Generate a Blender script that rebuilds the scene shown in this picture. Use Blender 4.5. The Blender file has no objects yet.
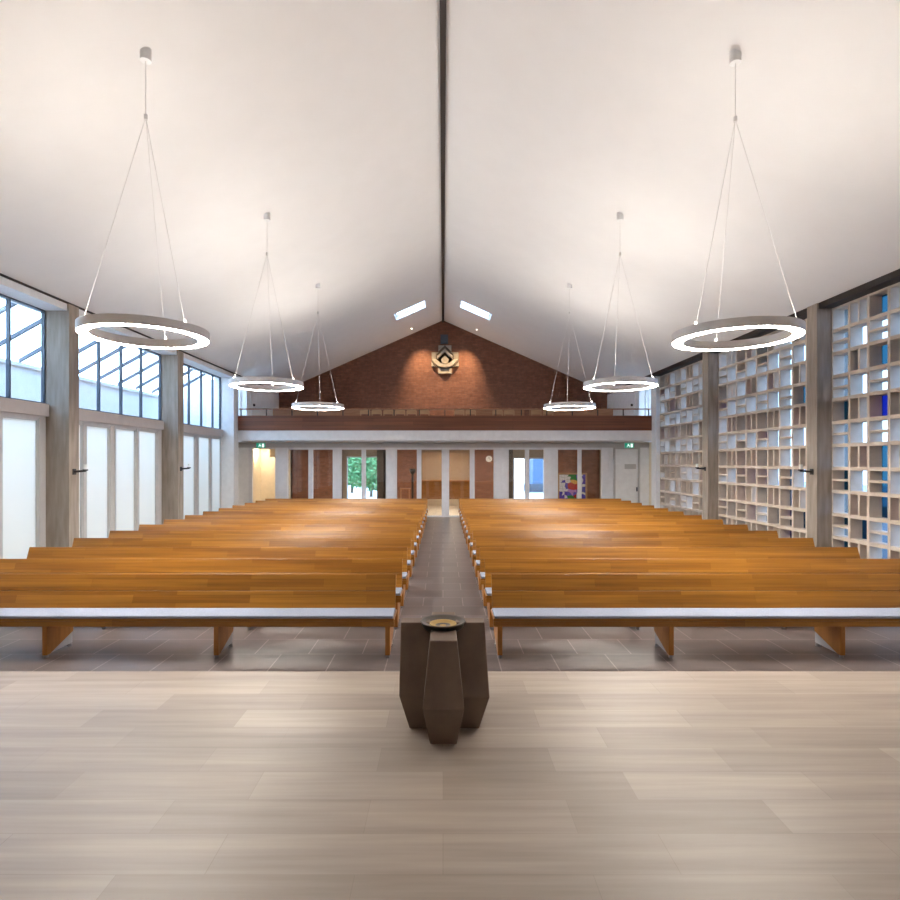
import bpy, bmesh, math, random
from mathutils import Vector, Matrix
random.seed(7)
SC = bpy.context.scene
COL = SC.collection
PI = math.pi
ORD = ['first', 'second', 'third', 'fourth', 'fifth', 'sixth', 'seventh', 'eighth', 'ninth', 'tenth',
       'eleventh', 'twelfth', 'thirteenth', 'fourteenth', 'fifteenth']

# ------------------------------------------------------------------ materials
def nt(name):
    m = bpy.data.materials.new(name); m.use_nodes = True
    t = m.node_tree; t.nodes.clear()
    out = t.nodes.new('ShaderNodeOutputMaterial')
    return m, t, out

def N(t, kind, **kw):
    n = t.nodes.new(kind)
    for k, v in kw.items():
        if k in n.inputs: n.inputs[k].default_value = v
        else: setattr(n, k, v)
    return n

def c4(c): return (c[0], c[1], c[2], 1.0)

def principled(t, out, rough=0.5, metal=0.0, spec=0.5, coat=0.0):
    b = t.nodes.new('ShaderNodeBsdfPrincipled')
    b.inputs['Roughness'].default_value = rough
    b.inputs['Metallic'].default_value = metal
    b.inputs['Specular IOR Level'].default_value = spec
    b.inputs['Coat Weight'].default_value = coat
    t.links.new(b.outputs[0], out.inputs[0])
    return b

def noisy(name, c1, c2, scale=4.0, stretch=(1, 1, 1), rough=0.6, metal=0.0, bump=0.0, spec=0.5, detail=5, coat=0.0):
    m, t, out = nt(name)
    b = principled(t, out, rough, metal, spec, coat)
    tc = N(t, 'ShaderNodeTexCoord'); mp = N(t, 'ShaderNodeMapping')
    mp.inputs['Scale'].default_value = stretch
    nz = N(t, 'ShaderNodeTexNoise', Scale=scale, Detail=detail)
    rp = N(t, 'ShaderNodeValToRGB')
    rp.color_ramp.elements[0].color = c4(c1); rp.color_ramp.elements[0].position = 0.3
    rp.color_ramp.elements[1].color = c4(c2); rp.color_ramp.elements[1].position = 0.7
    L = t.links.new
    L(tc.outputs['Object'], mp.inputs[0]); L(mp.outputs[0], nz.inputs['Vector'])
    L(nz.outputs[0], rp.inputs[0]); L(rp.outputs[0], b.inputs['Base Color'])
    if bump:
        bp = N(t, 'ShaderNodeBump', Strength=bump, Distance=0.02)
        L(nz.outputs[0], bp.inputs['Height']); L(bp.outputs[0], b.inputs['Normal'])
    return m

def bricky(name, c1, c2, mortar, bw, bh, msize, axes='XZ', rough=0.6, spec=0.5, grain=0.35, grain_scale=(1.2, 30, 30),
           offset=0.5, bump=0.0, per_object=False, coat=0.0, rough_var=0.0):
    """courses / staves / tiles: a brick texture laid along two object axes with grain over it"""
    m, t, out = nt(name)
    b = principled(t, out, rough, 0, spec, coat)
    L = t.links.new
    tc = N(t, 'ShaderNodeTexCoord')
    src = tc.outputs['Object']
    if per_object:
        oi = N(t, 'ShaderNodeObjectInfo')
        ml = N(t, 'ShaderNodeVectorMath', operation='SCALE'); cb = N(t, 'ShaderNodeCombineXYZ')
        L(oi.outputs['Random'], cb.inputs[0]); L(cb.outputs[0], ml.inputs[0]); ml.inputs['Scale'].default_value = 37.0
        ad = N(t, 'ShaderNodeVectorMath', operation='ADD')
        L(src, ad.inputs[0]); L(ml.outputs[0], ad.inputs[1]); src = ad.outputs[0]
    sp = N(t, 'ShaderNodeSeparateXYZ'); cm = N(t, 'ShaderNodeCombineXYZ')
    L(src, sp.inputs[0]); L(sp.outputs[axes[0]], cm.inputs[0]); L(sp.outputs[axes[1]], cm.inputs[1])
    br = N(t, 'ShaderNodeTexBrick')
    br.offset = offset
    br.inputs['Color1'].default_value = c4(c1); br.inputs['Color2'].default_value = c4(c2)
    br.inputs['Mortar'].default_value = c4(mortar)
    br.inputs['Scale'].default_value = 1.0
    br.inputs['Mortar Size'].default_value = msize
    br.inputs['Mortar Smooth'].default_value = 0.1
    br.inputs['Brick Width'].default_value = bw; br.inputs['Row Height'].default_value = bh
    L(cm.outputs[0], br.inputs['Vector'])
    mp = N(t, 'ShaderNodeMapping'); mp.inputs['Scale'].default_value = grain_scale
    nz = N(t, 'ShaderNodeTexNoise', Scale=1.0, Detail=6)
    L(src, mp.inputs[0]); L(mp.outputs[0], nz.inputs['Vector'])
    mr = N(t, 'ShaderNodeMapRange'); mr.inputs['From Min'].default_value = 0.25; mr.inputs['From Max'].default_value = 0.75
    mr.inputs['To Min'].default_value = 1 - grain; mr.inputs['To Max'].default_value = 1 + grain
    L(nz.outputs[0], mr.inputs[0])
    vm = N(t, 'ShaderNodeVectorMath', operation='SCALE')
    L(br.outputs['Color'], vm.inputs[0]); L(mr.outputs[0], vm.inputs['Scale'])
    L(vm.outputs[0], b.inputs['Base Color'])
    if bump:
        bp = N(t, 'ShaderNodeBump', Strength=bump, Distance=0.01, invert=True)
        L(br.outputs['Fac'], bp.inputs['Height']); L(bp.outputs[0], b.inputs['Normal'])
    if rough_var:
        m2 = N(t, 'ShaderNodeMapRange'); m2.inputs['To Min'].default_value = rough - rough_var; m2.inputs['To Max'].default_value = rough + rough_var
        L(nz.outputs[0], m2.inputs[0]); L(m2.outputs[0], b.inputs['Roughness'])
    return m

def plain(name, c, rough=0.5, metal=0.0, spec=0.5):
    d = 0.04
    return noisy(name, [max(0, x * (1 - d)) for x in c], [min(1, x * (1 + d)) for x in c], 6.0, rough=rough, metal=metal, spec=spec)

def glass(name, tint=(1, 1, 1), refl=1.0):
    m, t, out = nt(name)
    tr = N(t, 'ShaderNodeBsdfTransparent'); tr.inputs[0].default_value = c4(tint)
    gl = N(t, 'ShaderNodeBsdfGlossy'); gl.inputs['Roughness'].default_value = 0.02
    fr = N(t, 'ShaderNodeLayerWeight'); fr.inputs['Blend'].default_value = .5
    pw_ = N(t, 'ShaderNodeMath', operation='POWER'); pw_.inputs[1].default_value = 5.0
    ml = N(t, 'ShaderNodeMath', operation='MULTIPLY_ADD'); ml.inputs[1].default_value = .9 * refl; ml.inputs[2].default_value = .04 * refl
    mx = N(t, 'ShaderNodeMixShader')
    L = t.links.new
    L(fr.outputs['Facing'], pw_.inputs[0]); L(pw_.outputs[0], ml.inputs[0]); L(ml.outputs[0], mx.inputs[0]); L(tr.outputs[0], mx.inputs[1]); L(gl.outputs[0], mx.inputs[2])
    L(mx.outputs[0], out.inputs[0])
    return m

def frosted(name, c):
    m, t, out = nt(name)
    tl = N(t, 'ShaderNodeBsdfTranslucent'); tl.inputs[0].default_value = c4(c)
    df = N(t, 'ShaderNodeBsdfDiffuse'); df.inputs[0].default_value = c4(c)
    mx = N(t, 'ShaderNodeMixShader'); mx.inputs[0].default_value = 0.22
    t.links.new(tl.outputs[0], mx.inputs[1]); t.links.new(df.outputs[0], mx.inputs[2]); t.links.new(mx.outputs[0], out.inputs[0])
    return m

def emit(name, c, s):
    m, t, out = nt(name)
    e = N(t, 'ShaderNodeEmission'); e.inputs[0].default_value = c4(c); e.inputs[1].default_value = s
    t.links.new(e.outputs[0], out.inputs[0])
    return m

M = {}
M['ceiling'] = noisy('white_plaster', (.85, .835, .82), (.87, .855, .84), 2.0, rough=.9, spec=.2)
M['white'] = plain('white_paint', (.86, .86, .86), .6, spec=.3)
M['cream'] = plain('cream_paint', (.80, .70, .54), .7, spec=.3)
M['beige'] = plain('beige_plaster', (.50, .40, .30), .8, spec=.2)
M['frame'] = plain('pale_grey_frame', (.56, .54, .53), .45)
M['frame2'] = plain('light_frame', (.78, .78, .80), .45)
M['transom'] = plain('pale_taupe_paint', (.60, .55, .52), .6)
M['dark'] = plain('dark_steel', (.06, .08, .11), .4)
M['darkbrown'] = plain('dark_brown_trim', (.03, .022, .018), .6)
M['black'] = plain('black_metal', (.015, .015, .015), .45)
M['concrete'] = noisy('board_marked_concrete', (.27, .225, .18), (.40, .34, .285), 3.0, (4, 4, .5), .85, bump=.25)
M['block'] = noisy('cast_concrete', (.58, .48, .385), (.69, .585, .48), 5.0, rough=.85, bump=.1)
M['pew'] = bricky('varnished_pew_wood', (.255, .098, .012), (.40, .172, .024), (.215, .085, .012), 1.35, .086, .0012, 'XZ', .30, .5, .28,
                  (.9, 30, 30), offset=.37, per_object=True)
M['pewleg'] = noisy('pew_leg_wood', (.34, .13, .025), (.47, .20, .04), 3.0, (6, 6, .8), .38)
M['cushion'] = noisy('blue_grey_felt', (.26, .29, .37), (.31, .34, .42), 60, rough=.85, bump=.1)
M['chrome'] = plain('dull_metal', (.35, .35, .36), .3, metal=.9)
M['parapet'] = bricky('dark_red_wood', (.155, .05, .024), (.22, .078, .036), (.07, .025, .014), 2.6, .135, .004, 'XZ', .42, .5, .25, (.7, 26, 26), offset=.42)
M['rail'] = noisy('rail_wood', (.30, .13, .06), (.38, .18, .09), 3.0, (.6, 8, 8), .4)
M['chair'] = noisy('pale_chair_wood', (.42, .24, .12), (.52, .32, .17), 4.0, (1, 6, 6), .45)
M['brick'] = bricky('dark_red_brick', (.19, .082, .054), (.25, .112, .072), (.15, .095, .075), .25, .077, .008, 'XZ', .85, .2, .2, (6, 6, 6), bump=.3)
M['slate'] = bricky('slate_tiles', (.092, .074, .071), (.128, .105, .102), (.235, .205, .19), .6, .52, .007, 'XY', .36, .5, .22, (5, 14, 4), rough_var=.06)
M['stone'] = bricky('pale_stone_tiles', (.29, .238, .192), (.375, .313, .258), (.28, .23, .187), 1.15, .3, .002, 'XY', .42, .4, .2, (.7, 13, 3), offset=.37)
M['creamtile'] = bricky('cream_floor_tiles', (.66, .58, .45), (.74, .66, .52), (.5, .43, .33), .3, .3, .006, 'XY', .45, .4, .1, (3, 3, 3), offset=0)
M['font'] = noisy('dark_brown_bronze', (.145, .10, .072), (.21, .15, .11), 5.0, (1, 1, .7), .5, metal=.15, bump=.08)
M['bowl'] = noisy('dark_bowl_metal', (.09, .08, .07), (.14, .125, .11), 6, rough=.3, metal=.8)
M['gold'] = noisy('bowl_brass', (.45, .30, .10), (.62, .44, .17), 6, rough=.55, metal=.6)
M['ring'] = plain('satin_grey_aluminium', (.78, .76, .74), .5, metal=.0)
M['cable'] = plain('pale_cable', (.72, .70, .68), .5)
M['stonewhite'] = noisy('carved_pale_stone', (.36, .315, .255), (.47, .42, .35), 9, rough=.8, bump=.15)
M['stoneshade'] = noisy('groove_shade_stone', (.10, .08, .065), (.16, .13, .105), 9, rough=.9)  # backing slabs coloured dark to stand for shadow in the relief's grooves
M['stonedim'] = noisy('shaded_arm_stone', (.20, .175, .145), (.27, .24, .20), 9, rough=.8)  # shade on the recessed arms put into their stone colour
M['skid'] = plain('light_grey_metal', (.48, .48, .50), .4)
M['candle'] = plain('white_wax', (.85, .84, .80), .5)
M['wood2'] = noisy('counter_wood', (.30, .14, .04), (.42, .21, .07), 3, (1, 6, 6), .45)
M['glass'] = glass('window_glass', (.97, .98, .99))
M['doorglass'] = glass('door_glass', (.94, .94, .94))
M['blockglass'] = glass('screen_glass', (.50, .57, .66))
M['blueglass'] = glass('blue_glass', (.03, .05, .20), .6)
M['cyanglass'] = glass('cyan_glass', (.07, .15, .20), .6)
M['violetglass'] = glass('violet_glass', (.06, .04, .15), .6)
M['frosted'] = frosted('frosted_pane', (.98, .93, .86))
M['lamp'] = emit('lit_diffuser', (1.0, .93, .85), 88)
M['uplight'] = emit('lit_upper_diffuser', (1.0, .93, .85), 40)
M['spot'] = emit('lit_spot_lens', (1.0, .88, .70), 12)
M['green'] = emit('backlit_green', (.01, .16, .10), 1.0)
M['pict'] = emit('backlit_white', (.75, .95, .85), 1.0)
M['leafy'] = noisy('tree_leaves', (.05, .16, .05), (.13, .32, .12), 3.0, rough=.7)
M['bark'] = noisy('tree_bark', (.08, .06, .045), (.14, .11, .08), 6, rough=.9)
M['paving'] = noisy('pale_paving', (.55, .56, .58), (.68, .69, .70), 2, rough=.85)
M['lawn'] = noisy('dark_paving', (.055, .06, .065), (.095, .10, .105), 3, rough=.95)
M['bluewall'] = plain('blue_render', (.045, .085, .15), .8)

# ------------------------------------------------------------------ mesh helpers
class MB:
    def __init__(self): self.v = []; self.f = []; self.mi = []; self.sm = []
    def add(self, vs, fs, mi=0, smooth=False):
        b = len(self.v); self.v += [tuple(p) for p in vs]
        for f in fs: self.f.append(tuple(b + i for i in f)); self.mi.append(mi); self.sm.append(smooth)
    def hexa(self, p, mi=0):      # 8 points: bottom ring 0-3, top ring 4-7 (counter-clockwise from above)
        self.add(p, [(3, 2, 1, 0), (4, 5, 6, 7), (0, 1, 5, 4), (1, 2, 6, 5), (2, 3, 7, 6), (3, 0, 4, 7)], mi)
        return self
    def box(self, x0, x1, y0, y1, z0, z1, mi=0):
        return self.hexa([(x0, y0, z0), (x1, y0, z0), (x1, y1, z0), (x0, y1, z0), (x0, y0, z1), (x1, y0, z1), (x1, y1, z1), (x0, y1, z1)], mi)
    def prism(self, pts, a, b, plane='YZ', mi=0):
        def P(u, v, w): return {'YZ': (w, u, v), 'XZ': (u, w, v), 'XY': (u, v, w)}[plane]
        n = len(pts)
        vs = [P(u, v, a) for u, v in pts] + [P(u, v, b) for u, v in pts]
        fs = [tuple(range(n))[::-1], tuple(range(n, 2 * n))] + [(i, (i + 1) % n, n + (i + 1) % n, n + i) for i in range(n)]
        self.add(vs, fs, mi); return self
    def cyl(self, p0, p1, r, n=12, r1=None, mi=0):
        p0, p1 = Vector(p0), Vector(p1); d = (p1 - p0).normalized()
        a = d.orthogonal().normalized(); b = d.cross(a); r1 = r if r1 is None else r1
        vs = [p0 + (a * math.cos(2 * PI * i / n) + b * math.sin(2 * PI * i / n)) * r for i in range(n)] + \
             [p1 + (a * math.cos(2 * PI * i / n) + b * math.sin(2 * PI * i / n)) * r1 for i in range(n)]
        self.add(vs, [(i, (i + 1) % n, n + (i + 1) % n, n + i) for i in range(n)], mi, True)
        self.add(vs, [tuple(range(n))[::-1], tuple(range(n, 2 * n))], mi)
        return self
    def lathe(self, prof, n=48, closed=False, mi=0, smooth=True, c=(0, 0, 0)):
        m = len(prof); vs = []
        for i in range(n):
            a = 2 * PI * i / n
            vs += [(c[0] + r * math.cos(a), c[1] + r * math.sin(a), c[2] + z) for r, z in prof]
        fs = []
        for i in range(n):
            j = (i + 1) % n
            for k in range(m if closed else m - 1):
                l = (k + 1) % m
                fs.append((i * m + k, j * m + k, j * m + l, i * m + l))
        self.add(vs, fs, mi, smooth); return self
    def build(self, name, mats, parent=None, bevel=0.0, fix=True):
        me = bpy.data.meshes.new(name)
        me.from_pydata(self.v, [], self.f)
        mats = mats if isinstance(mats, (list, tuple)) else [mats]
        for m in mats: me.materials.append(m)
        for p, i, s in zip(me.polygons, self.mi, self.sm): p.material_index = i; p.use_smooth = s
        bm = bmesh.new(); bm.from_mesh(me)
        if fix: bmesh.ops.recalc_face_normals(bm, faces=bm.faces)
        if bevel:
            es = [e for e in bm.edges if len(e.link_faces) == 2 and e.calc_face_angle(0) > 0.5]
            bmesh.ops.bevel(bm, geom=es, offset=bevel, segments=2, profile=.5, affect='EDGES')
        bm.to_mesh(me); bm.free(); me.update()
        o = bpy.data.objects.new(name, me); COL.objects.link(o)
        if parent is not None: o.parent = parent
        return o

def tag(o, label, cat, group=None, kind=None):
    o['label'] = label; o['category'] = cat
    if group: o['group'] = group
    if kind: o['kind'] = kind
    return o
def empty(name, loc, label, cat, group=None, kind=None, rz=0):
    o = bpy.data.objects.new(name, None); COL.objects.link(o); o.location = loc; o.rotation_euler = (0, 0, rz)
    o.empty_display_size = .2
    return tag(o, label, cat, group, kind)
def struct(mb, name, mat, label, cat, parent=None):
    return tag(mb.build(name, mat, parent), label, cat, kind='structure')
def copy_tree(o, parent=None):
    c = o.copy(); COL.objects.link(c); c.parent = parent
    for ch in list(o.children): copy_tree(ch, c)
    return c

# ------------------------------------------------------------------ dimensions
RIDGE, SL = 8.72, .44                 # ridge height, roof slope
XC = 7.60                             # inner face of the columns
XL, XR = 8.05, 7.88                   # left glazing plane, right screen plane
YG, YP, YW, YF = 20.78, 21.80, 26.0, 27.5   # gallery front, glazed partition, brick gable, foyer rear
YB = -5.0                             # wall behind the altar end
STEP = .15
COLY = [(6.68, 6.99), (11.35, 11.66), (16.02, 16.36)]
def ceil_z(x): return RIDGE - SL * abs(x)

# ------------------------------------------------------------------ floors
struct(MB().box(-8.3, 8.3, 5.32, YP, -.2, 0), 'floor', M['slate'], 'dark slate tiled nave floor with pale joints under the pews', 'floor')
struct(MB().box(-8.3, 8.3, YB, 5.32, -.2, STEP), 'floor_chancel', M['stone'], 'pale stone tiled chancel floor carrying the font', 'floor')
struct(MB().box(-8.3, 8.3, YP, 31.2, -.2, 0), 'floor_foyer', M['creamtile'], 'cream tiled floor behind the glazed doors', 'floor')
struct(MB().box(-10.2, -8.3, 1.5, YP, -.2, 0), 'floor_corridor', M['creamtile'], 'pale corridor floor outside the frosted panels', 'floor')

# ------------------------------------------------------------------ ceiling with two skylight openings
SKX, SKY_ = (.70, 1.90), (21.75, 22.72)
for s, side in ((-1, 'left'), (1, 'right')):
    mb = MB()
    xs = [0, SKX[0], SKX[1], 7.66]; ys = [YB - .2, SKY_[0], SKY_[1], YW + .3]
    for i in range(3):
        for j in range(3):
            if i == 1 and j == 1: continue
            a, b = xs[i], xs[i + 1]
            za, zb = ceil_z(a), ceil_z(b); T = .3
            P = [(s * a, ys[j], za), (s * b, ys[j], zb), (s * b, ys[j + 1], zb), (s * a, ys[j + 1], za)]
            mb.hexa(P + [(x, y, z + T) for x, y, z in P])
    struct(mb, 'ceiling' if s < 0 else 'ceiling_slope', M['ceiling'], 'white plaster roof slope rising to the ridge over the %s' %
           ('frosted panel side' if s < 0 else 'concrete screen side'), 'ceiling')
    fr = MB(); a, b = SKX; y0, y1 = SKY_; w = .035; dz = .17
    def q(x, y, z): return (s * x, y, ceil_z(x) + z)
    for (xa, xb, ya, yb) in ((a, b, y0, y0 + w), (a, b, y1 - w, y1), (a, a + w, y0 + w, y1 - w), (b - w, b, y0 + w, y1 - w)):
        fr.hexa([q(xa, ya, dz), q(xb, ya, dz), q(xb, yb, dz), q(xa, yb, dz), q(xa, ya, dz + .06), q(xb, ya, dz + .06), q(xb, yb, dz + .06), q(xa, yb, dz + .06)])
    sk = struct(fr, 'window_%d' % (18 if s < 0 else 19), M['white'], 'bright skylight in the roof slope %s of the ridge by the brick gable' % ('left' if s < 0 else 'right'), 'skylight')
    pn = MB().hexa([q(a + w, y0 + w, dz + .02), q(b - w, y0 + w, dz + .02), q(b - w, y1 - w, dz + .02), q(a + w, y1 - w, dz + .02),
                    q(a + w, y0 + w, dz + .03), q(b - w, y0 + w, dz + .03), q(b - w, y1 - w, dz + .03), q(a + w, y1 - w, dz + .03)])
    pn.build('pane', M['glass'], sk)
struct(MB().box(-.048, .048, YB, YW, RIDGE - .09, RIDGE - .01), 'trim_1', M['darkbrown'], 'dark slot strip running along the ridge of the ceiling', 'trim')

# ------------------------------------------------------------------ side walls
# solid stretches beside and behind the camera
struct(MB().box(-8.3, -7.9, YB, 6.68, 0, 5.40), 'wall_left', M['white'], 'plain white wall beside the chancel, frosted panel side', 'wall')
struct(MB().box(7.9, 8.3, YB, 6.68, 0, 5.40), 'wall_right', M['white'], 'plain white wall beside the chancel, concrete screen side', 'wall')
mb = MB().prism([(-8.3, 0), (8.3, 0), (8.3, 5.1), (0, RIDGE + .1), (-8.3, 5.1)], YB - .3, YB, 'XZ')
struct(mb, 'wall_front', M['white'], 'plain white wall behind the chancel', 'wall')
# eaves beams
struct(MB().box(-8.3, -7.62, YB, YW, 5.21, 5.40).box(-8.32, -7.68, YB, YW, 5.40, 5.75), 'trim_2', M['white'], 'white eaves beam over the clerestory glazing', 'beam')
struct(MB().box(-7.625, -7.59, YB, YW, 5.345, 5.385), 'trim_3', M['darkbrown'], 'thin brown strip where ceiling meets the clerestory wall', 'trim')
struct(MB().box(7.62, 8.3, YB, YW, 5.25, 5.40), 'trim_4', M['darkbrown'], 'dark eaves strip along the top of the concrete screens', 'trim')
# columns
for i, (a, b) in enumerate(COLY):
    w = ['nearest the chancel', 'between the first and second bays in view', 'between the second bay and the gallery bay'][i]
    struct(MB().box(-8.13, -7.58, a, b, 0, 5.345), 'column', M['concrete'], 'board-marked concrete column on the frosted panel side %s' % w, 'column')
    struct(MB().box(7.58, 8.28, a, b, 0, 5.36), 'column', M['concrete'], 'board-marked concrete column on the concrete screen side %s' % w, 'column')
for s in (-1, 1):
    mb = MB(); x0, x1 = sorted((-7.6 if s < 0 else 7.74, s * 8.3)); mb.box(x0, x1, 20.34, YG + .02, 0, 5.36)
    struct(mb, 'column', M['white'], 'white painted column at the end of the gallery, %s side' % ('clerestory' if s < 0 else 'concrete screen'), 'column')

# left: frosted panels, transom, clerestory
BAYS = [(6.99, 11.35), (11.66, 16.02), (16.36, 20.34)]
where = ['bay nearest the chancel', 'middle bay', 'bay nearest the gallery']
ref = BAYS[1][0]
for i, (a, b) in enumerate(BAYS):
    off = a - ref if i < 2 else 4.67
    po = off + (.07 if i == 0 else 0)
    panels = [(p + po, q_ + po) for p, q_ in ((11.80, 12.48), (12.66, 13.50), (13.79, 14.65), (14.84, 15.72))]
    panels = [(max(p, a + .06), min(q_, b - .06)) for p, q_ in panels]
    fr = MB(); edges = [a] + [e for p in panels for e in p] + [b]
    x0, x1 = -8.13, -8.05
    for k in range(0, len(edges), 2): fr.box(x0, x1, edges[k], edges[k + 1], 0, 3.06)
    for p, q_ in panels:
        fr.box(x0, x1, p, q_, 2.96, 3.06); fr.box(x0, x1, p, q_, 0, .10)
        if True:
            for yy in (p - .09, q_ + .03):
                if a + .05 < yy < b - .12: fr.box(x1, x1 + .02, yy, yy + .06, .02, 3.02)
    w = struct(fr, 'window_%d' % (i + 1), M['frame'], 'grey framed frosted panel doors below the transom, %s' % where[i], 'window')
    for p, q_ in panels: MB().box(-8.10, -8.09, p, q_, .10, 2.96).build('pane', M['frosted'], w)
    struct(MB().box(-8.2, -7.98, a, b, 3.06, 3.31), 'trim_%d' % (5 + i), M['transom'], 'pale taupe transom beam over the frosted panels, %s' % where[i], 'beam')
    cf = MB(); ys = [v + off + (.1 if i == 0 else 0) for v in (13.16, 14.07, 15.0, 12.25)]
    for y in ys: cf.box(-8.13, -8.06, y - .017, y + .017, 3.31, 5.21)
    cf.box(-8.13, -8.06, a, a + .03, 3.31, 5.21); cf.box(-8.13, -8.06, b - .025, b, 3.31, 5.21)
    cf.box(-8.13, -8.06, a + .03, b - .025, 3.31, 3.34); cf.box(-8.13, -8.06, a + .03, b - .025, 5.18, 5.21)
    w = struct(cf, 'window_%d' % (i + 4), M['dark'], 'dark thin-barred clerestory window above the transom, %s' % where[i], 'window')
    MB().box(-8.10, -8.095, a + .03, b - .025, 3.34, 5.18).build('pane', M['glass'], w)
# lean-to outside the clerestory
struct(MB().box(-10.2, -9.9, 1.5, YG, 0, 4.38), 'wall_corridor', M['white'], 'white outer wall of the lean-to seen through the clerestory', 'wall')
struct(MB().box(-10.2, -8.3, 1.3, 1.5, 0, 5.2).box(-10.2, -8.3, YG, YG + .2, 0, 5.2), 'wall_corridor_end', M['white'], 'white end walls of the lean-to corridor', 'wall')
struct(MB().box(-10.0, -9.84, 1.5, YG, 4.38, 4.46), 'trim_8', M['white'], 'white gutter rail at the foot of the sloping glass roof', 'trim')
rb = MB()
y = 2.2
def lean(x): return 4.46 + (x + 9.9) * .56
while y < YG - .2:
    rb.hexa([(-9.9, y - .03, lean(-9.9)), (-8.28, y - .03, lean(-8.28)), (-8.28, y + .03, lean(-8.28)), (-9.9, y + .03, lean(-9.9)),
             (-9.9, y - .03, lean(-9.9) + .09), (-8.28, y - .03, lean(-8.28) + .09), (-8.28, y + .03, lean(-8.28) + .09), (-9.9, y + .03, lean(-9.9) + .09)])
    y += .99
lr = struct(rb, 'window_22', M['dark'], 'sloping glass lean-to roof with dark bars beyond the clerestory', 'skylight')
g = MB().hexa([(-9.9, 1.5, lean(-9.9) + .10), (-8.28, 1.5, lean(-8.28) + .10), (-8.28, YG, lean(-8.28) + .10), (-9.9, YG, lean(-9.9) + .10),
               (-9.9, 1.5, lean(-9.9) + .11), (-8.28, 1.5, lean(-8.28) + .11), (-8.28, YG, lean(-8.28) + .11), (-9.9, YG, lean(-9.9) + .11)])
g.build('pane', M['glass'], lr)

# right: cast concrete screens
ROWH, Z0 = .462, .162
def screen(i, a, b):
    n = 9; cw = (b - a) / n; x0, x1 = XR, XR + .245
    mb = MB(); pn = MB()
    mb.box(x0, x1, a, b, 0, Z0 - .03)
    for c in range(n + 1):
        y = a + c * cw
        mb.box(x0, x1, max(a, y - .03), min(b, y + .03), Z0 - .03, 5.25)
    for r in range(12):
        z = Z0 + r * ROWH
        mb.box(x0 + .003, x1 - .003, a, b, z - .034, min(z + .034, 5.249))
    for c in range(n):
        y = b - (c + 1) * cw              # cells counted from the gallery end
        for r in range(11):
            z = Z0 + r * ROWH; A = r % 2 == 0; odd = c % 2 == 0
            yc, zc = y + cw / 2, z + ROWH / 2
            if odd and not A: mb.box(x0 + .006, x1 - .006, y + .02, y + cw - .02, zc - .022, zc + .022)
            if (not odd) and A: mb.box(x0 + .006, x1 - .006, yc - .022, yc + .022, z + .02, z + ROWH - .02)
            halves = [(y, y + cw, z, z + ROWH)]
            if odd and not A: halves = [(y, y + cw, z, zc), (y, y + cw, zc, z + ROWH)]
            if (not odd) and A: halves = [(y, yc, z, z + ROWH), (yc, y + cw, z, z + ROWH)]
            for h in halves:
                t = random.random()
                cl = (.9 if r > 4 else .25) if not A else (.55 if r > 7 else .12)   # clear panes mostly in every second course, higher up
                k = 0 if t < cl else (2 if t < cl + (1 - cl) * .72 else (1 if t < cl + (1 - cl) * .93 else 3))
                pn.box(x1 - .012, x1 - .006, h[0], h[1], h[2], h[3], k)
    w = struct(mb, 'window_%d' % (7 + i), M['block'], 'pierced concrete block screen with coloured glass, %s' % where[i], 'screen wall')
    pn.build('pane', [M['blockglass'], M['blueglass'], M['cyanglass'], M['violetglass']], w)
for i, (a, b) in enumerate(BAYS): screen(i, a, b)

# ------------------------------------------------------------------ gallery
struct(MB().box(-7.6, 7.74, YG, YG + .35, 2.94, 3.31), 'trim_9', M['white'], 'long white beam under the gallery parapet', 'beam')
struct(MB().box(-8.3, 8.3, YG + .35, YF + .2, 2.90, 3.28), 'floor_gallery', M['white'], 'gallery floor slab above the glazed doors', 'floor')
struct(MB().box(-7.6, 7.74, YG - .02, YG + .06, 3.31, 3.86), 'gallery_parapet', M['parapet'], 'dark red-brown wooden gallery parapet boards', 'parapet')
rl = empty('gallery_handrail', (0, YG + .02, 3.86), 'reddish wooden handrail on short posts along the gallery parapet', 'handrail')
MB().box(-7.58, 7.72, -.035, .035, .225, .265).build('rail', M['rail'], rl, bevel=.008)
for k in range(17):
    x = -7.5 + k * 15.14 / 16
    MB().box(x - .018, x + .018, -.012, .012, 0, .225).build('post', M['black'], rl)
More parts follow.
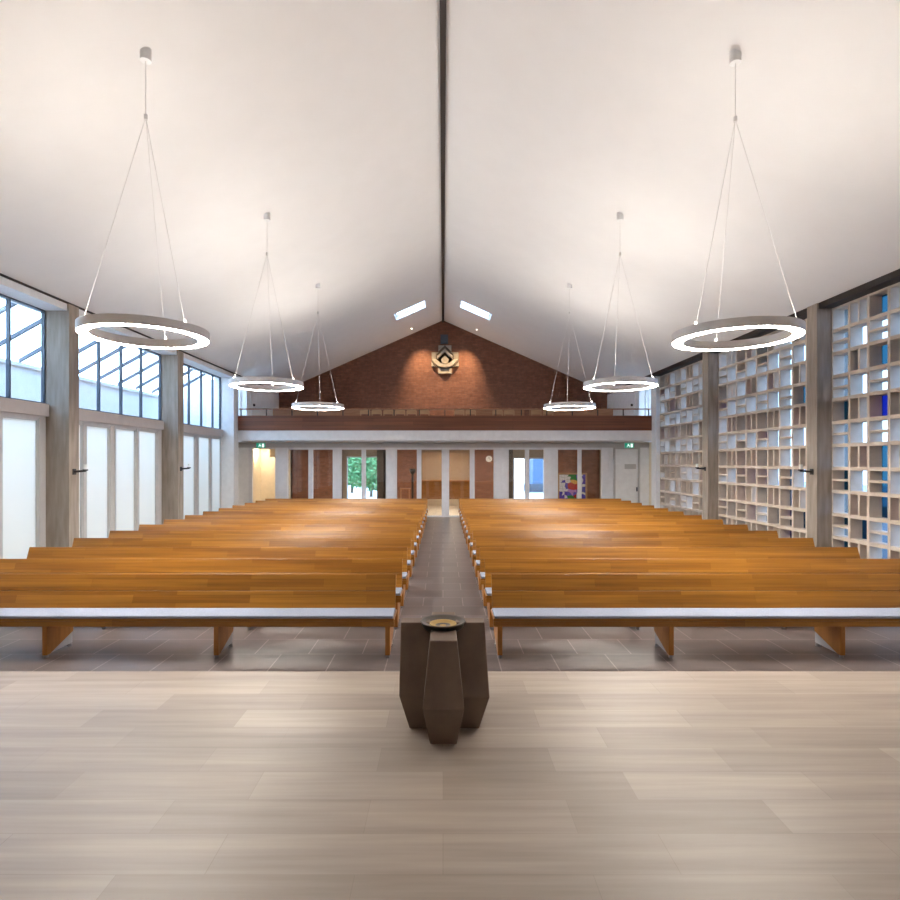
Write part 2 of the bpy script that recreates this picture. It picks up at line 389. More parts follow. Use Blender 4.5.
# gable and gallery side walls
mb = MB().prism([(-8.3, 3.2), (8.3, 3.2), (8.3, ceil_z(8.3) + .2), (0, RIDGE + .2), (-8.3, ceil_z(8.3) + .2)], YW, YW + .3, 'XZ')
struct(mb, 'wall_back', M['brick'], 'dark red brick gable wall above the gallery', 'wall')
mb = MB()
for s in (-1, 1):
    a, b = sorted((s * 7.62, s * 8.3))
    struct(MB().box(a, b, 21.75, YW, 3.28, 5.30), 'wall_gallery_left' if s < 0 else 'wall_gallery_right', M['white'],
           'white side wall of the gallery on the %s side' % ('clerestory' if s < 0 else 'concrete screen'), 'wall')
    wf = MB(); xx = (s * 7.95, s * 7.85); x0, x1 = min(xx), max(xx)
    for y in (20.80, 21.10, 21.42, 21.72): wf.box(x0, x1, y, y + .05, 3.28, 5.22)
    wf.box(x0, x1, 20.80, 21.77, 3.28, 3.36)
    w = struct(wf, 'window_%d' % (20 if s < 0 else 21), M['frame'], 'narrow grey-framed window beside the gallery, %s side' % ('clerestory' if s < 0 else 'concrete screen'), 'window')
    MB().box((x0 + x1) / 2 - .004, (x0 + x1) / 2 + .004, 20.8, 21.75, 3.36, 5.2).build('pane', M['glass'], w)
    # gallery door on the side wall
    d = MB(); xa, xb = sorted((s * 7.585, s * 7.62)); d.box(xa, xb, 22.2, 23.15, 3.28, 5.2)
    dd = struct(d, 'door_%d' % (3 if s < 0 else 4), M['white'], 'white gallery door with dark knob, %s side' % ('clerestory' if s < 0 else 'concrete screen'), 'door')
    kb = MB(); kb.cyl((s * 7.585, 22.42, 4.42), (s * 7.53, 22.42, 4.42), .05, 12); kb.build('knob', M['black'], dd)

# chairs on the gallery
def gallery_chair():
    root = empty('gallery_chair', (0, 0, 0), '', 'chair', 'wooden chairs on the gallery')
    MB().prism([(-.21, -.2), (.21, -.2), (.19, .2), (-.19, .2)], .43, .46, 'XY').build('seat', M['chair'], root, bevel=.008)
    pts = [(-.20, .70)] + [(.20 * math.cos(a), .80 + .13 * math.sin(a)) for a in [PI - PI * k / 10 for k in range(11)]] + [(.20, .70)]
    MB().prism(pts, -.215, -.195, 'XZ').build('backrest', M['chair'], root)
    for sx in (-.18, .18):
        MB().cyl((sx, -.2, 0), (sx * .98, -.2, .72), .016, 8).build('leg', M['chair'], root)
        MB().cyl((sx, .18, 0), (sx * .97, .17, .43), .016, 8).build('leg', M['chair'], root)
    return root
proto = gallery_chair()
gx = [-3.0, -2.55, -2.1, -1.65, -1.2, -.72, .62, 1.07, 2.1, 2.55, 3.6, 4.05]
for i, x in enumerate(gx):
    o = proto if i == 0 else copy_tree(proto)
    o.location = (x, 21.75, 3.28); o.rotation_euler = (0, 0, random.uniform(-.03, .03))
    o['label'] = 'pale wooden chair behind the gallery parapet, %s from the clerestory end of its row' % ORD[i]

for k, (xa, xb, w) in enumerate(((-6.9, -3.3, 'at the clerestory end'), (.5, 3.3, 'right of the relief'), (3.5, 6.9, 'at the concrete screen end'))):
    bb = empty('gallery_bench', ((xa + xb) / 2, 22.5, 3.28), 'brown wooden bench on the gallery behind the parapet, %s' % w, 'bench', 'benches on the gallery')
    h = (xb - xa) / 2
    MB().box(-h, h, -.2, .2, .42, .46).build('seat', M['rail'], bb)
    MB().box(-h, h, .2, .23, .46, .99).build('backrest', M['rail'], bb, bevel=.008)
    for sx in (-h + .1, 0, h - .1): MB().box(sx - .025, sx + .025, -.18, .2, 0, .42).build('leg', M['rail'], bb)
# relief on the gable
S = .003095
rel = empty('wall_relief', (.56, YW, 6.876), 'pale carved stone cross-shaped relief with chevrons on the brick gable', 'wall sculpture')
def rp(pts): return [((x - 455) * S, -(y - 375) * S) for x, y in pts]
def relief(name, pts, d, mat='stonewhite', d0=0.0): return MB().prism(rp(pts), -d, -d0, 'XZ').build(name, M[mat], rel, bevel=.008)
relief('upright_slab', [(355, 160), (555, 160), (555, 585), (355, 585)], .05, 'stoneshade')
relief('cross_slab', [(255, 260), (660, 260), (660, 480), (255, 480)], .05, 'stoneshade')
relief('upper_block', [(358, 163), (450, 163), (358, 250)], .14)
relief('upper_block', [(552, 163), (552, 250), (460, 163)], .14)
relief('arm_block', [(258, 263), (372, 263), (325, 310), (325, 368), (258, 368)], .10, 'stonedim')
relief('arm_block', [(540, 263), (657, 263), (657, 368), (585, 368), (585, 310)], .10, 'stonedim')
relief('chevron', [(455, 215), (572, 325), (572, 372), (455, 262), (338, 372), (338, 325)], .24)
relief('centre_wedge', [(455, 318), (515, 378), (500, 425), (455, 445), (410, 425), (395, 378)], .22)
relief('foot_block', [(400, 508), (510, 508), (510, 550), (400, 550)], .10)
relief('lower_bowl', [(262, 378), (330, 378), (385, 430), (455, 455), (525, 430), (580, 378), (652, 378), (600, 440), (540, 485), (455, 495), (370, 485), (310, 440)], .26)
relief('corner_wedge', [(255, 415), (300, 480), (255, 480)], .2)
relief('corner_wedge', [(660, 415), (612, 480), (660, 480)], .2)
relief('foot_frame', [(355, 508), (395, 508), (395, 555), (515, 555), (515, 508), (555, 508), (555, 585), (355, 585)], .16)
rel.location.x = .09
bx = tag(MB().box(-.17, .17, -.2, 0, -.2, .2).build('wall_box', M['dark'], None, bevel=.01), 'small dark grey box mounted above the carved relief', 'wall box')
bx.location = (.06, YW, 7.815)

# recessed spots beside the relief, with their light
for s in (-1, 1):
    x, y = (-1.43 if s < 0 else 1.53), 25.0; z = ceil_z(x)
    sp = empty('ceiling_spotlight', (x, y, z), 'small lit recessed ceiling spotlight %s of the ridge near the brick gable' % ('left' if s < 0 else 'right'), 'spotlight', 'gable spotlights')
    MB().lathe([(.06, -.005), (.10, -.005), (.10, .03), (.06, .03)], 20, True).build('trim_ring', M['white'], sp)
    MB().cyl((0, 0, .0), (0, 0, .02), .06, 16).build('lens', M['spot'], sp)
    ld = bpy.data.lights.new('gable_spot', 'SPOT'); ld.energy = 480; ld.spot_size = math.radians(80); ld.spot_blend = 1.0; ld.color = (1, .70, .40); ld.shadow_soft_size = .05
    lo = bpy.data.objects.new('gable_spot', ld); COL.objects.link(lo); lo.location = (x, y, z - .06)
    d = Vector((s * .15, YW, 4.6)) - lo.location
    lo.rotation_euler = d.to_track_quat('-Z', 'Y').to_euler()

# ------------------------------------------------------------------ glazed partition below the gallery
HD = 2.70
struct(MB().box(-8.3, 8.3, YP - .05, YP + .10, HD, 2.95), 'trim_10', M['frame'], 'grey header above the glazed doors', 'header')
struct(MB().box(-8.3, -7.52, YP - .04, YP + .08, 0, HD), 'wall_partition', M['white'], 'white wall piece beside the open cream doorway', 'wall')
struct(MB().box(7.66, 8.3, YP - .04, YP + .08, 0, HD), 'wall_partition_right', M['white'], 'white wall piece beside the closed white door', 'wall')
for s in (-1, 1):
    a, b = sorted((s * 8.3, s * 8.0))
    struct(MB().box(a, b, YG, YF, 0, 2.95), 'wall_foyer_left' if s < 0 else 'wall_foyer_right', M['cream'], 'cream side wall of the foyer, %s side' % ('clerestory' if s < 0 else 'concrete screen'), 'wall')
posts = [(-6.48, -6.05), (-4.26, -3.97), (-2.20, -1.82), (2.0, 2.53), (3.95, 4.44), (6.19, 6.62)]
pw = ['beside the open cream doorway', 'second from the open doorway', 'left of the middle doors', 'right of the middle doors', 'beside the stained glass panel', 'beside the closed white door']
for (a, b), w in zip(posts, pw):
    mb = MB().box(a, b, YP - .04, YP + .08, 0, HD)
    mb.box(a + (b - a) * .55, b, YP - .06, YP - .04, 0, HD)
    struct(mb, 'post', M['frame2'], 'pale grey partition post %s' % w, 'post')
gl = [(-6.05, -4.26, [(-5.24, -5.06)], 'next to the open cream doorway'), (-3.97, -2.20, [(-3.17, -3.0)], 'with the garden window behind'),
      (-1.82, 2.0, [(-1.02, -.84), (-.05, .24), (1.04, 1.23)], 'at the end of the aisle'),
      (2.53, 3.95, [(3.19, 3.35)], 'with the blue building behind'), (4.44, 6.19, [(5.24, 5.39)], 'in front of the stained glass panel')]
for i, (a, b, ms, w) in enumerate(gl):
    mb = MB(); y0, y1 = YP - .02, YP + .05
    es = [a, a + .03] + [e for m_ in ms for e in m_] + [b - .03, b]
    for k in range(0, len(es), 2): mb.box(es[k], es[k + 1], y0, y1, 0, HD)
    wd = None
    panes = [(es[k], es[k + 1]) for k in range(1, len(es) - 1, 2)]
    for p, q_ in panes:
        mb.box(p, q_, y0, y1, HD - .08, HD); mb.box(p, q_, y0, y1, 0, .06)
    wd = struct(mb, 'window_%d' % (10 + i), M['frame2'], 'pale framed glazed doors %s' % w, 'glazed doors')
    for p, q_ in panes: MB().box(p, q_, YP + .01, YP + .02, .06, HD - .08).build('pane', M['doorglass'], wd)
# open doorway frame (left) and closed white door (right)
fr = MB().box(-7.55, -7.42, YP - .05, YP + .09, 0, HD).box(-6.52, -6.48, YP - .05, YP + .09, 0, HD).box(-7.42, -6.52, YP - .05, YP + .09, HD - .05, HD)
struct(fr, 'door_1', M['frame2'], 'open doorway onto a cream passage under the exit sign', 'doorway')
fr = MB().box(6.64, 6.70, YP - .05, YP + .09, 0, HD).box(7.60, 7.66, YP - .05, YP + .09, 0, HD).box(6.70, 7.60, YP - .05, YP + .09, HD - .06, HD)
dr = struct(fr, 'door_2', M['frame'], 'closed white panelled door under the exit sign, screen side', 'door')
lf = MB().box(6.71, 7.58, YP - .02, YP + .03, .01, HD - .06)
for z0, z1 in ((.15, .95), (1.1, 2.5)):
    for (xa, xb, za, zb) in ((6.84, 7.46, z0, z0 + .03), (6.84, 7.46, z1 - .03, z1), (6.84, 6.87, z0, z1), (7.43, 7.46, z0, z1)):
        lf.box(xa, xb, YP - .03, YP - .02, za, zb)
lf = lf.build('door_leaf', M['white'], dr)
MB().box(7.06, 7.50, YP - .036, YP - .03, 1.87, 2.06).build('notice_plate', M['frame'], lf)
MB().box(7.51, 7.55, YP - .07, YP - .02, 1.0, 1.16).build('handle', M['dark'], lf)
# exit signs
def exit_sign(x, label):
    r = empty('exit_sign', (x, YP - .10, 2.68), label, 'exit sign')
    MB().box(-.18, .18, 0, .05, 0, .20).build('sign_box', M['white'], r)
    MB().box(-.175, .175, -.006, 0, .005, .195).build('green_panel', M['green'], r)
    p = MB()
    p.box(.05, .13, -.009, -.006, .03, .17)                      # doorway
    p.cyl((-.035, -.009, .155), (-.035, -.006, .155), .016, 12)    # running figure
    p.prism([(-.06, .085), (-.03, .085), (-.02, .135), (-.05, .135)], -.009, -.006, 'XZ')
    p.prism([(-.03, .09), (.0, .06), (.0, .03), (.012, .03), (.014, .066), (-.02, .1)], -.009, -.006, 'XZ')
    p.prism([(-.06, .09), (-.075, .055), (-.105, .055), (-.105, .043), (-.068, .043), (-.045, .085)], -.009, -.006, 'XZ')
    p.prism([(-.03, .13), (.0, .105), (.025, .115), (.025, .105), (.0, .093), (-.035, .118)], -.009, -.006, 'XZ')
    p.prism([(-.045, .13), (-.08, .12), (-.09, .095), (-.08, .095), (-.072, .11), (-.045, .118)], -.009, -.006, 'XZ')
    p.build('pictogram', M['pict'], r)
exit_sign(-7.06, 'green running-man exit sign above the open cream doorway')
exit_sign(7.22, 'green running-man exit sign above the closed white door')

# ------------------------------------------------------------------ foyer behind the glass
def wallbits(name, segs, y0, y1, mat, label):
    mb = MB()
    for (xa, xb, za, zb) in segs: mb.box(xa, xb, y0, y1, za, zb)
    return struct(mb, name, M[mat], label, 'wall')
W1, WC, W2 = (-4.75, -3.15), (-1.20, 1.45), (3.45, 5.0)
wallbits('wall_foyer_back', [(-8.3, W1[0], 0, 2.95), (W1[0], W1[1], 2.42, 2.95), (W1[1], WC[0], 0, 2.95), (WC[0], WC[1], 2.6, 2.95), (WC[1], W2[0], 0, 2.95), (W2[0], W2[1], 2.36, 2.95), (W2[1], 8.3, 0, 2.95)],
         YF, YF + .2, 'beige', 'beige rear wall of the foyer with garden windows')
for i, ((a, b), top, w) in enumerate(((W1, 2.42, 'looking onto green trees'), (W2, 2.36, 'looking onto a blue building'))):
    mb = MB()
    for x in (a, (a + b) / 2 - .03, b - .06): mb.box(x, x + .06, YF + .05, YF + .12, 0, top)
    mb.box(a, b, YF + .05, YF + .12, top - .06, top); mb.box(a, b, YF + .05, YF + .12, 0, .08)
    wd = struct(mb, 'window_%d' % (15 + i), M['frame2'], 'foyer garden window %s' % w, 'window')
    MB().box(a + .06, b - .06, YF + .08, YF + .09, .08, top - .06).build('pane', M['glass'], wd)
mb = MB().box(WC[0], WC[1], YF + .02, YF + .14, 0, .30).box(WC[0], WC[0] + .05, YF + .02, YF + .12, .3, 2.6).box(WC[1] - .05, WC[1], YF + .02, YF + .12, .3, 2.6)
wd = struct(mb, 'window_17', M['cream'], 'glazed screen with low cream plinth behind the aisle doors', 'window')
MB().box(WC[0] + .05, WC[1] - .05, YF + .06, YF + .07, .3, 2.6).build('pane', M['doorglass'], wd)
for (xa, xb, ya, yb, m, lb) in ((-6.72, -4.92, 24.9, YF - .02, 'brick', 'dark brick block behind the doors next to the open doorway'),
                                (-2.95, -2.66, 25.0, YF - .02, 'darkbrown', 'dark narrow pier right of the garden window'),
                                (-2.15, -1.10, 25.0, 27.0, 'brick', 'dark brick pier left of the wooden counter'),
                                (1.42, 2.40, 25.0, 27.0, 'brick', 'dark brick pier carrying the round clock'),
                                (2.80, 3.12, 25.0, YF - .02, 'darkbrown', 'dark narrow pier left of the window onto the blue building'),
                                (5.10, 6.95, 24.9, YF - .02, 'brick', 'dark brick block behind the stained glass panel')):
    struct(MB().box(xa, xb, ya, yb, 0, 2.9), 'pier', M[m], lb, 'pier')
struct(MB().box(-8.0, -6.75, 24.6, 24.8, 0, 2.9), 'wall_passage', M['cream'], 'cream passage wall seen through the open doorway', 'wall')
struct(MB().box(6.97, 8.0, 24.6, 24.8, 0, 2.9), 'wall_passage_right', M['cream'], 'cream wall strip behind the last glazed door', 'wall')
struct(MB().box(-7.30, -6.80, 23.6, 24.6, 2.35, 2.9), 'trim_11', M['cream'], 'cream dropped soffit in the passage', 'soffit')
# inner room
struct(MB().box(-2.3, 2.5, 30.9, 31.1, 0, 2.95).box(-2.5, -2.3, YF + .2, 31.1, 0, 2.95).box(2.5, 2.7, YF + .2, 31.1, 0, 2.95), 'wall_inner_room', M['beige'], 'brown walls of the room behind the counter', 'wall')
struct(MB().box(-2.5, 2.7, YF + .2, 31.1, 2.9, 3.0), 'ceiling_inner_room', M['white'], 'ceiling of the room behind the counter', 'ceiling')
ct = empty('reception_counter', (0.1, 29.3, 0), 'orange-brown wooden counter in the room beyond the aisle doors', 'counter')
MB().box(-1.5, 1.5, 0, .6, 0, 1.12).build('body', M['wood2'], ct)
MB().box(-1.56, 1.56, -.06, .66, 1.12, 1.18).build('worktop', M['pewleg'], ct)
for k in range(4):
    MB().box(-1.42 + k * .72, -.76 + k * .72, -.02, 0, .2, 1.0).build('front_panel', M['wood2'], ct, bevel=.01)
ck = empty('wall_clock', (2.05, 25.0, 2.28), 'small round pale wall clock on the brick pier', 'clock')
MB().cyl((0, 0, 0), (0, -.04, 0), .14, 28).build('clock_face', M['white'], ck)
MB().box(-.008, .008, -.046, -.041, 0, .09).build('hand', M['black'], ck)
MB().prism([(0, -.008), (.07, -.03), (.07, -.015), (0, .008)], -.046, -.041, 'XZ').build('hand', M['black'], ck)
st = empty('floor_candlestick', (-1.27, 23.3, 0), 'slim dark floor stand behind the glazed doors left of the aisle', 'stand')
MB().cyl((0, 0, 0), (0, 0, .03), .16, 20).build('base', M['black'], st)
MB().cyl((0, 0, .03), (0, 0, 1.62), .045, 12).build('stem', M['black'], st)
MB().lathe([(.0, 1.62), (.05, 1.62), (.12, 1.74), (.13, 1.86), (.11, 1.86), (.0, 1.80)], 20).build('cup', M['black'], st)
tb = empty('side_table', (-1.62, 23.9, 0), 'small wooden table beside the slim dark floor stand', 'table')
MB().box(-.22, .22, -.2, .2, .98, 1.02).build('tabletop', M['rail'], tb, bevel=.006)
for sx in (-.18, .18):
    for sy in (-.16, .16): MB().box(sx - .02, sx + .02, sy - .02, sy + .02, 0, .98).build('leg', M['rail'], tb)
# stained glass panel on a stand
sg = empty('stained_glass_panel', (5.24, 22.7, 0), 'colourful abstract stained glass panel in a beige frame behind the glass', 'stained glass')
MB().box(-.60, -.53, -.03, .03, .5, 1.70).box(.53, .60, -.03, .03, .5, 1.70).box(-.53, .53, -.03, .03, 1.63, 1.70).box(-.53, .53, -.03, .03, .5, .57).build('panel_frame', M['chair'], sg)
for sx in (-.5, .5): MB().box(sx - .03, sx + .03, -.12, .12, 0, .5).build('foot', M['chair'], sg)
pal = [(.05, .05, .45), (.10, .06, .5), (.75, .75, .78), (.75, .75, .78), (.5, .03, .02), (.03, .3, .06), (.55, .30, .65), (.8, .45, .1), (.12, .1, .6)]
pm = [plain('stained_glass_%d' % k, c, .3) for k, c in enumerate(pal)]
def pickc(x, z):
    if abs(x) < .14 and z > .28: return 5
    if math.hypot(x - .06, z - .08) < .2: return random.choice([4, 4, 7])
    if abs(x) < .22 and z < -.32: return random.choice([5, 5, 4])
    if math.hypot(x, z + .1) < .24: return random.choice([6, 8, 2])
    return random.choice([0, 1, 2, 3, 8, 2, 3])
mo = MB(); n = 9; w = 1.06 / n
grid = {}
for i in range(n + 1):
    for j in range(n + 1):
        jx = 0 if i in (0, n) else random.uniform(-.045, .045); jz = 0 if j in (0, n) else random.uniform(-.045, .045)
        grid[i, j] = (-.53 + i * w + jx, .57 + j * w + jz)
for i in range(n):
    for j in range(n):
        P = [grid[i, j], grid[i + 1, j], grid[i + 1, j + 1], grid[i, j + 1]]
        cx = sum(p[0] for p in P) / 4; cz = sum(p[1] for p in P) / 4
        mo.prism([(cx + (x - cx) * .95, cz + (z - cz) * .95) for x, z in P], -.012, .0, 'XZ', pickc(cx, cz - 1.1))
mo.build('glass_mosaic', pm, sg)
MB().box(-.53, .53, .0, .008, .57, 1.63).build('leading', M['black'], sg)

# outside the foyer
struct(MB().box(-30, 40, YF + .2, 70, -.3, -.06).box(-60, -10.2, -20, 70, -.3, -.07), 'ground', M['paving'], 'pale paved ground outside the building', 'ground')
struct(MB().box(8.3, 60, -20, YF + .2, -.3, -.06), 'ground_paving', M['lawn'], 'dark paving outside the concrete screens', 'ground')
def tree(x, y, h, rad, n, label):
    r = empty('tree', (x, y, -.06), label, 'tree', 'trees outside the foyer')
    MB().cyl((0, 0, 0), (.05, 0, h * .5), .10, 10, .06).build('trunk', M['bark'], r)
    mb = MB()
    for k in range(n):
        u = Vector((random.gauss(0, 1), random.gauss(0, 1), random.gauss(0, 1))).normalized() * rad * random.random() ** .4
        c = Vector((0, 0, h * .5)) + Vector((u.x, u.y, u.z * .40 * h / rad))
        a = Vector((random.gauss(0, 1), random.gauss(0, 1), random.gauss(0, 1))).normalized() * random.uniform(.08, .16)
        b = a.orthogonal().normalized() * a.length * .6
        mb.add([c - a, c - b, c + a, c + b], [(0, 1, 2, 3)])
    mb.build('crown', M['leafy'], r, fix=False)
tree(-6.5, 40, 3.6, 1.5, 2600, 'green tree outside the foyer window, left-hand one')
tree(-4.55, 35.5, 3.3, 1.2, 2600, 'green tree outside the foyer window, right-hand one')
tree(-6.0, 47, 7.5, 2.4, 3500, 'taller green tree behind the other two outside')
bd = empty('blue_building', (9.0, 46, -.06), 'blue building seen through the foyer window', 'building')
MB().box(-1.6, 1.1, 0, 5, 0, 7).build('wall', M['bluewall'], bd)
for k in range(2): MB().box(-1.2 + k * 1.2, -.5 + k * 1.2, -.05, 0, 2.6, 4.4).build('window', M['white'], bd)
bn = empty('garden_bench', (5.6, 33, -.06), 'dark garden bench outside the foyer window', 'bench')
MB().box(-.8, .8, -.2, .2, .40, .46).build('seat', M['dark'], bn)
MB().box(-.8, .8, .2, .25, .46, .9).build('backrest', M['dark'], bn)
for sx in (-.7, .7): MB().box(sx - .04, sx + .04, -.18, .22, 0, .40).build('leg', M['dark'], bn)

# ------------------------------------------------------------------ pews
def make_pew(L, cat_group, side):
    root = empty('pew', (0, 0, 0), '', 'pew', cat_group)
    h = L / 2
    MB().box(-h, h, .0, .40, .412, .440).box(-h, h, .0, .03, .352, .412).build('seat', M['pew'], root, bevel=.006)
    cu = MB().box(-h + .01, h - .01, -.004, .335, .4405, .474).build('seat_cushion', M['cushion'], root, bevel=.012)
    cu['label'] = 'blue-grey seat cushion'
    def board(a, b, th=.028):
        (y0, z0), (y1, z1) = a, b; d = Vector((y1 - y0, z1 - z0)).normalized(); nx, nz = d.y * th, -d.x * th
        return MB().prism([(y0, z0), (y0 + nx, z0 + nz), (y1 + nx, z1 + nz), (y1, z1)], -h + .02, h - .02, 'YZ')
    board((.352, .445), (.428, .645)).build('lower_back_board', M['pew'], root, bevel=.004)
    board((.429, .6475), (.495, .826)).build('upper_back_board', M['pew'], root, bevel=.004)
    pts = [(.035, .411), (.035, .03), (.085, .03), (.475, .17), (.475, .35), (.505, .62), (.458, .62), (.39, .43), (.39, .411)]
    for k in range(4):
        x = -side * (-h + .075 + k * 1.87)
        lg = MB().prism(pts, x - .026, x + .026, 'YZ').build('leg', M['pewleg'], root, bevel=.004)
        MB().prism([(.07, .03), (.475, .035), (.475, .169), (.09, .032)], x - .014, x + .014, 'YZ').build('skid_plate', M['skid'], lg)
        MB().cyl((x, .06, 0), (x, .06, .03), .022, 12).build('foot_glide', M['chrome'], lg)
        MB().cyl((x, .447, 0), (x, .447, .03), .026, 14).cyl((x, .447, .03), (x, .447, .17), .012, 10).build('foot_glide', M['chrome'], lg)
    return root
for s, L, x, side in ((-1, 5.88, -3.47, 'frosted panel'), (1, 5.88, 3.487, 'concrete screen')):
    pr = make_pew(L, 'pews on the %s side of the aisle' % side, -s)
    for k in range(14):
        o = pr if k == 0 else copy_tree(pr)
        o.location = (x, 6.07 + 1.044 * k, 0)
        o['label'] = 'wooden pew, %s row from the font, %s side of the aisle' % (ORD[k], side)

# ------------------------------------------------------------------ font
ft = empty('baptismal_font', (0, 4.38, STEP), 'dark brown faceted baptismal font block in front of the aisle', 'font')
def levels(name, lv):          # stacked rectangles (x0,x1,y0,y1,z)
    vs = []; fs = []
    for x0, x1, y0, y1, z in lv: vs += [(x0, y0, z), (x1, y0, z), (x1, y1, z), (x0, y1, z)]
    n = len(lv)
    for k in range(n - 1):
        for i in range(4): fs.append((4 * k + i, 4 * k + (i + 1) % 4, 4 * k + 4 + (i + 1) % 4, 4 * k + 4 + i))
    fs += [(3, 2, 1, 0), tuple(4 * (n - 1) + i for i in range(4))]
    mb = MB(); mb.add(vs, fs); return mb.build(name, M['font'], ft, bevel=.006)
levels('front_block', [(-.092, .098, -.43, -.05, 0), (-.140, .146, -.53, -.05, .29), (-.092, .100, -.385, -.05, .715)])
levels('rear_block', [(-.092, .098, .05, .43, 0), (-.140, .146, .05, .53, .29), (-.092, .100, .05, .385, .715)])
levels('side_block', [(-.25, -.05, -.20, .16, 0), (-.325, -.05, -.24, .20, .26), (-.33, -.10, .0, .13, .735)])
levels('side_block', [(.05, .27, -.20, .16, 0), (.05, .345, -.24, .20, .25), (.10, .325, .0, .13, .735)])
bw = MB().lathe([(.0, .665), (.10, .665), (.155, .70), (.172, .742), (.178, .748), (.172, .753), (.160, .746), (.10, .722), (.0, .71)], 48).build('bowl', M['bowl'], ft)
MB().lathe([(.104, .7215), (.107, .731), (.10, .732), (.085, .722), (.04, .7135), (.0, .7125)], 48).build('basin', M['gold'], bw)['label'] = 'brass basin inside the dark bowl'

# ------------------------------------------------------------------ ring pendants
R0, R1 = .718, .582
RZ = 3.65
def make_ring(sgn):
    root = empty('ring_pendant', (0, 0, 0), '', 'pendant lamp', 'ring pendants over the pews')
    MB().lathe([(R1, .0), (R1, .105), (R1 + .012, .105), (R1 + .012, .08), (R0 - .012, .08), (R0 - .012, .105), (R0, .105), (R0, .0), (R0 - .008, .0), (R0 - .008, .012), (R1 + .008, .012), (R1 + .008, .0)], 72, True, smooth=False).build('ring_housing', M['ring'], root)
    MB().lathe([(R1 + .008, .006), (R0 - .008, .006), (R0 - .008, .010), (R1 + .008, .010)], 72, True, smooth=False).build('diffuser', M['lamp'], root)['label'] = 'glowing white underside strip'
    MB().lathe([(R1 + .02, .081), (R0 - .02, .081), (R0 - .02, .085), (R1 + .02, .085)], 72, True, smooth=False).build('upper_diffuser', M['uplight'], root)
    cz = ceil_z(3.62) - RZ; nz = cz - .80
    nn = 20; r = .065; mb = MB()
    vs = [(r * math.cos(2 * PI * i / nn), r * math.sin(2 * PI * i / nn), cz - .12) for i in range(nn)] + \
         [(r * math.cos(2 * PI * i / nn), r * math.sin(2 * PI * i / nn), cz - SL * sgn * r * math.cos(2 * PI * i / nn)) for i in range(nn)]
    mb.add(vs, [(i, (i + 1) % nn, nn + (i + 1) % nn, nn + i) for i in range(nn)], 0, True)
    mb.add(vs, [tuple(range(nn))[::-1], tuple(range(nn, 2 * nn))])
    mb.build('canopy', M['white'], root)
    MB().cyl((0, 0, nz), (0, 0, cz - .12), .004, 8).build('suspension_rod', M['cable'], root)
    MB().cyl((0, 0, nz - .03), (0, 0, nz + .03), .022, 12).build('cable_joint', M['cable'], root)
    rm = (R0 + R1) / 2
    for a in (97, 217, 337):
        a = a if sgn < 0 else 180 - a
        p = Vector((rm * math.cos(math.radians(a)), rm * math.sin(math.radians(a)), .085))
        cb = MB().cyl((0, 0, nz), p, .0028, 8).build('cable', M['cable'], root)
        MB().cyl(p, p + Vector((0, 0, .07)), .014, 10).build('cable_clamp', M['cable'], cb)
    return root
RY = [6.80, 11.28, 15.72]
RX = {-1: (-3.61, -3.545, -3.51), 1: (3.55, 3.565, 3.55)}
rw = ['nearest the chancel', 'in the middle of its row', 'nearest the gallery']
for s in (-1, 1):
    pr = make_ring(s)
    for k, y in enumerate(RY):
        o = pr if k == 0 else copy_tree(pr)
        o.location = (RX[s][k], y, RZ - (.025 if s > 0 and k == 0 else 0))
        o['label'] = 'glowing ring pendant lamp on the %s side, %s' % ('frosted panel' if s < 0 else 'concrete screen', rw[k])

# ------------------------------------------------------------------ candle brackets on the columns
for s in (-1, 1):
    for i in (1, 2):
        a, b = COLY[i]
        r = empty('candle_bracket', (s * 7.58, (a + b) / 2, 1.94), 'black wall bracket with white candle on the %s concrete column, %s side' %
                  ('first' if i == 1 else 'second', 'frosted panel' if s < 0 else 'concrete screen'), 'candle bracket', 'candle brackets on the columns')
        MB().box(*sorted((0, -s * .015)), -.05, .05, -.06, .06).build('wall_plate', M['black'], r)
        MB().cyl((0, 0, 0), (-s * .26, -.03, .02), .022, 12).build('arm', M['black'], r)
        MB().cyl((-s * .25, -.03, .02), (-s * .25, -.03, .05), .05, 16).build('drip_plate', M['black'], r)
        MB().cyl((-s * .25, -.03, .05), (-s * .25, -.03, .15), .032, 16).build('candle', M['candle'], r)

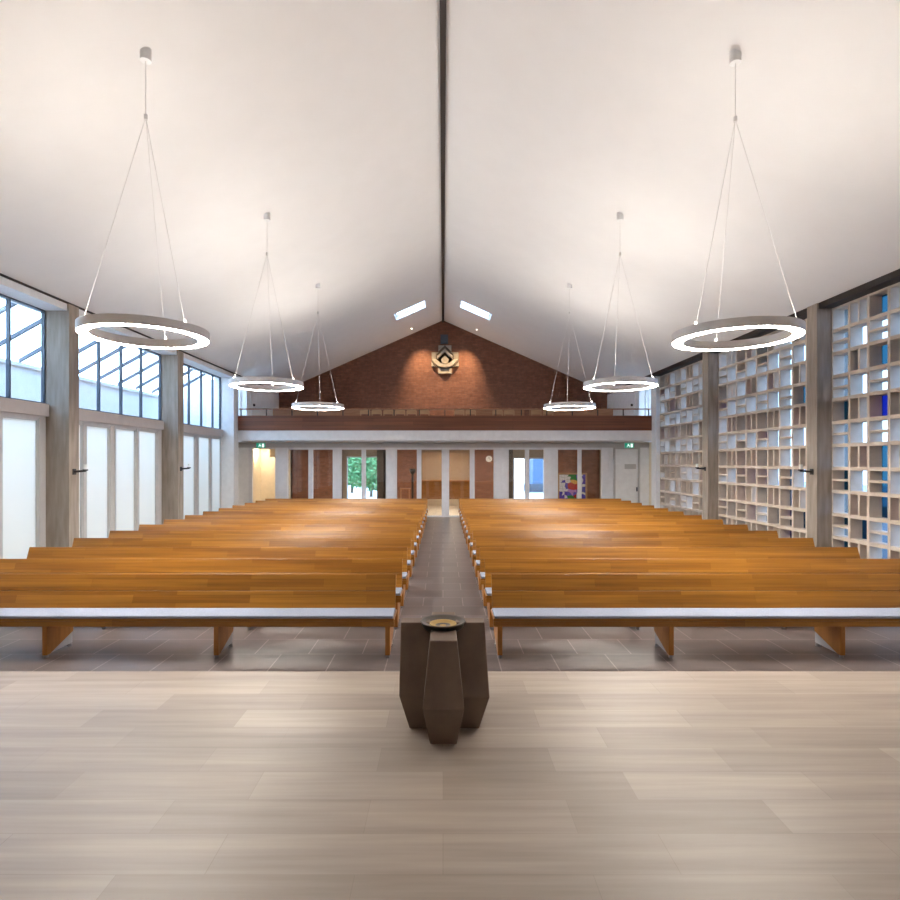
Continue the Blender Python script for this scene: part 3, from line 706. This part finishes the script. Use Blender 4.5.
# ------------------------------------------------------------------ lamps of the rooms behind, and the daylight
def area(name, loc, size, energy, color):
    ld = bpy.data.lights.new(name, 'AREA'); ld.energy = energy; ld.size = size; ld.color = color
    o = bpy.data.objects.new(name, ld); COL.objects.link(o); o.location = loc
area('foyer_lamp', (-3.6, 23.4, 2.85), .4, 45, (1, .85, .68))
area('foyer_lamp', (0.2, 23.4, 2.85), .4, 45, (1, .85, .68))
area('foyer_lamp', (3.6, 23.4, 2.85), .4, 45, (1, .85, .68))
area('passage_lamp', (-7.75, 23.9, 2.85), .3, 17, (1, .86, .66))
area('inner_room_lamp', (0.2, 29.0, 2.85), .5, 60, (1, .8, .6))

w = bpy.data.worlds.new('sky'); SC.world = w; w.use_nodes = True
t = w.node_tree; t.nodes.clear()
ow = t.nodes.new('ShaderNodeOutputWorld'); bg = t.nodes.new('ShaderNodeBackground')
tc = t.nodes.new('ShaderNodeTexCoord'); sx = t.nodes.new('ShaderNodeSeparateXYZ'); rp_ = t.nodes.new('ShaderNodeValToRGB')
nz = t.nodes.new('ShaderNodeTexNoise'); nz.inputs['Scale'].default_value = 2.5; nz.inputs['Detail'].default_value = 5
ad = t.nodes.new('ShaderNodeMath'); ad.operation = 'MULTIPLY_ADD'; ad.inputs[1].default_value = .35; 
t.links.new(tc.outputs['Generated'], sx.inputs[0]); t.links.new(tc.outputs['Generated'], nz.inputs['Vector'])
t.links.new(nz.outputs[0], ad.inputs[0]); t.links.new(sx.outputs[2], ad.inputs[2]); t.links.new(ad.outputs[0], rp_.inputs[0])
rp_.color_ramp.elements[0].color = (.64, .82, 1.0, 1); rp_.color_ramp.elements[0].position = .15
rp_.color_ramp.elements[1].color = (.38, .64, 1.0, 1); rp_.color_ramp.elements[1].position = 1.0
t.links.new(rp_.outputs[0], bg.inputs[0]); bg.inputs[1].default_value = 7.0
t.links.new(bg.outputs[0], ow.inputs[0])

# ------------------------------------------------------------------ camera
cd = bpy.data.cameras.new('camera'); cam = bpy.data.objects.new('camera', cd); COL.objects.link(cam)
cam.location = (0, 0, 2.14); cam.rotation_euler = (PI / 2, 0, 0)
cd.sensor_width = 36; cd.lens = 560 / 900 * 36; cd.shift_x = 7 / 900; cd.shift_y = 12 / 900
cd.clip_end = 300
SC.camera = cam
SC.view_settings.view_transform = 'Standard'; SC.view_settings.look = 'None'
SC.view_settings.gamma = 1; SC.view_settings.use_curve_mapping = False
SC.view_settings.exposure = 0.65
SC.cycles.max_bounces = 10; SC.cycles.diffuse_bounces = 8; SC.cycles.transparent_max_bounces = 16
SC.cycles.sample_clamp_indirect = 8
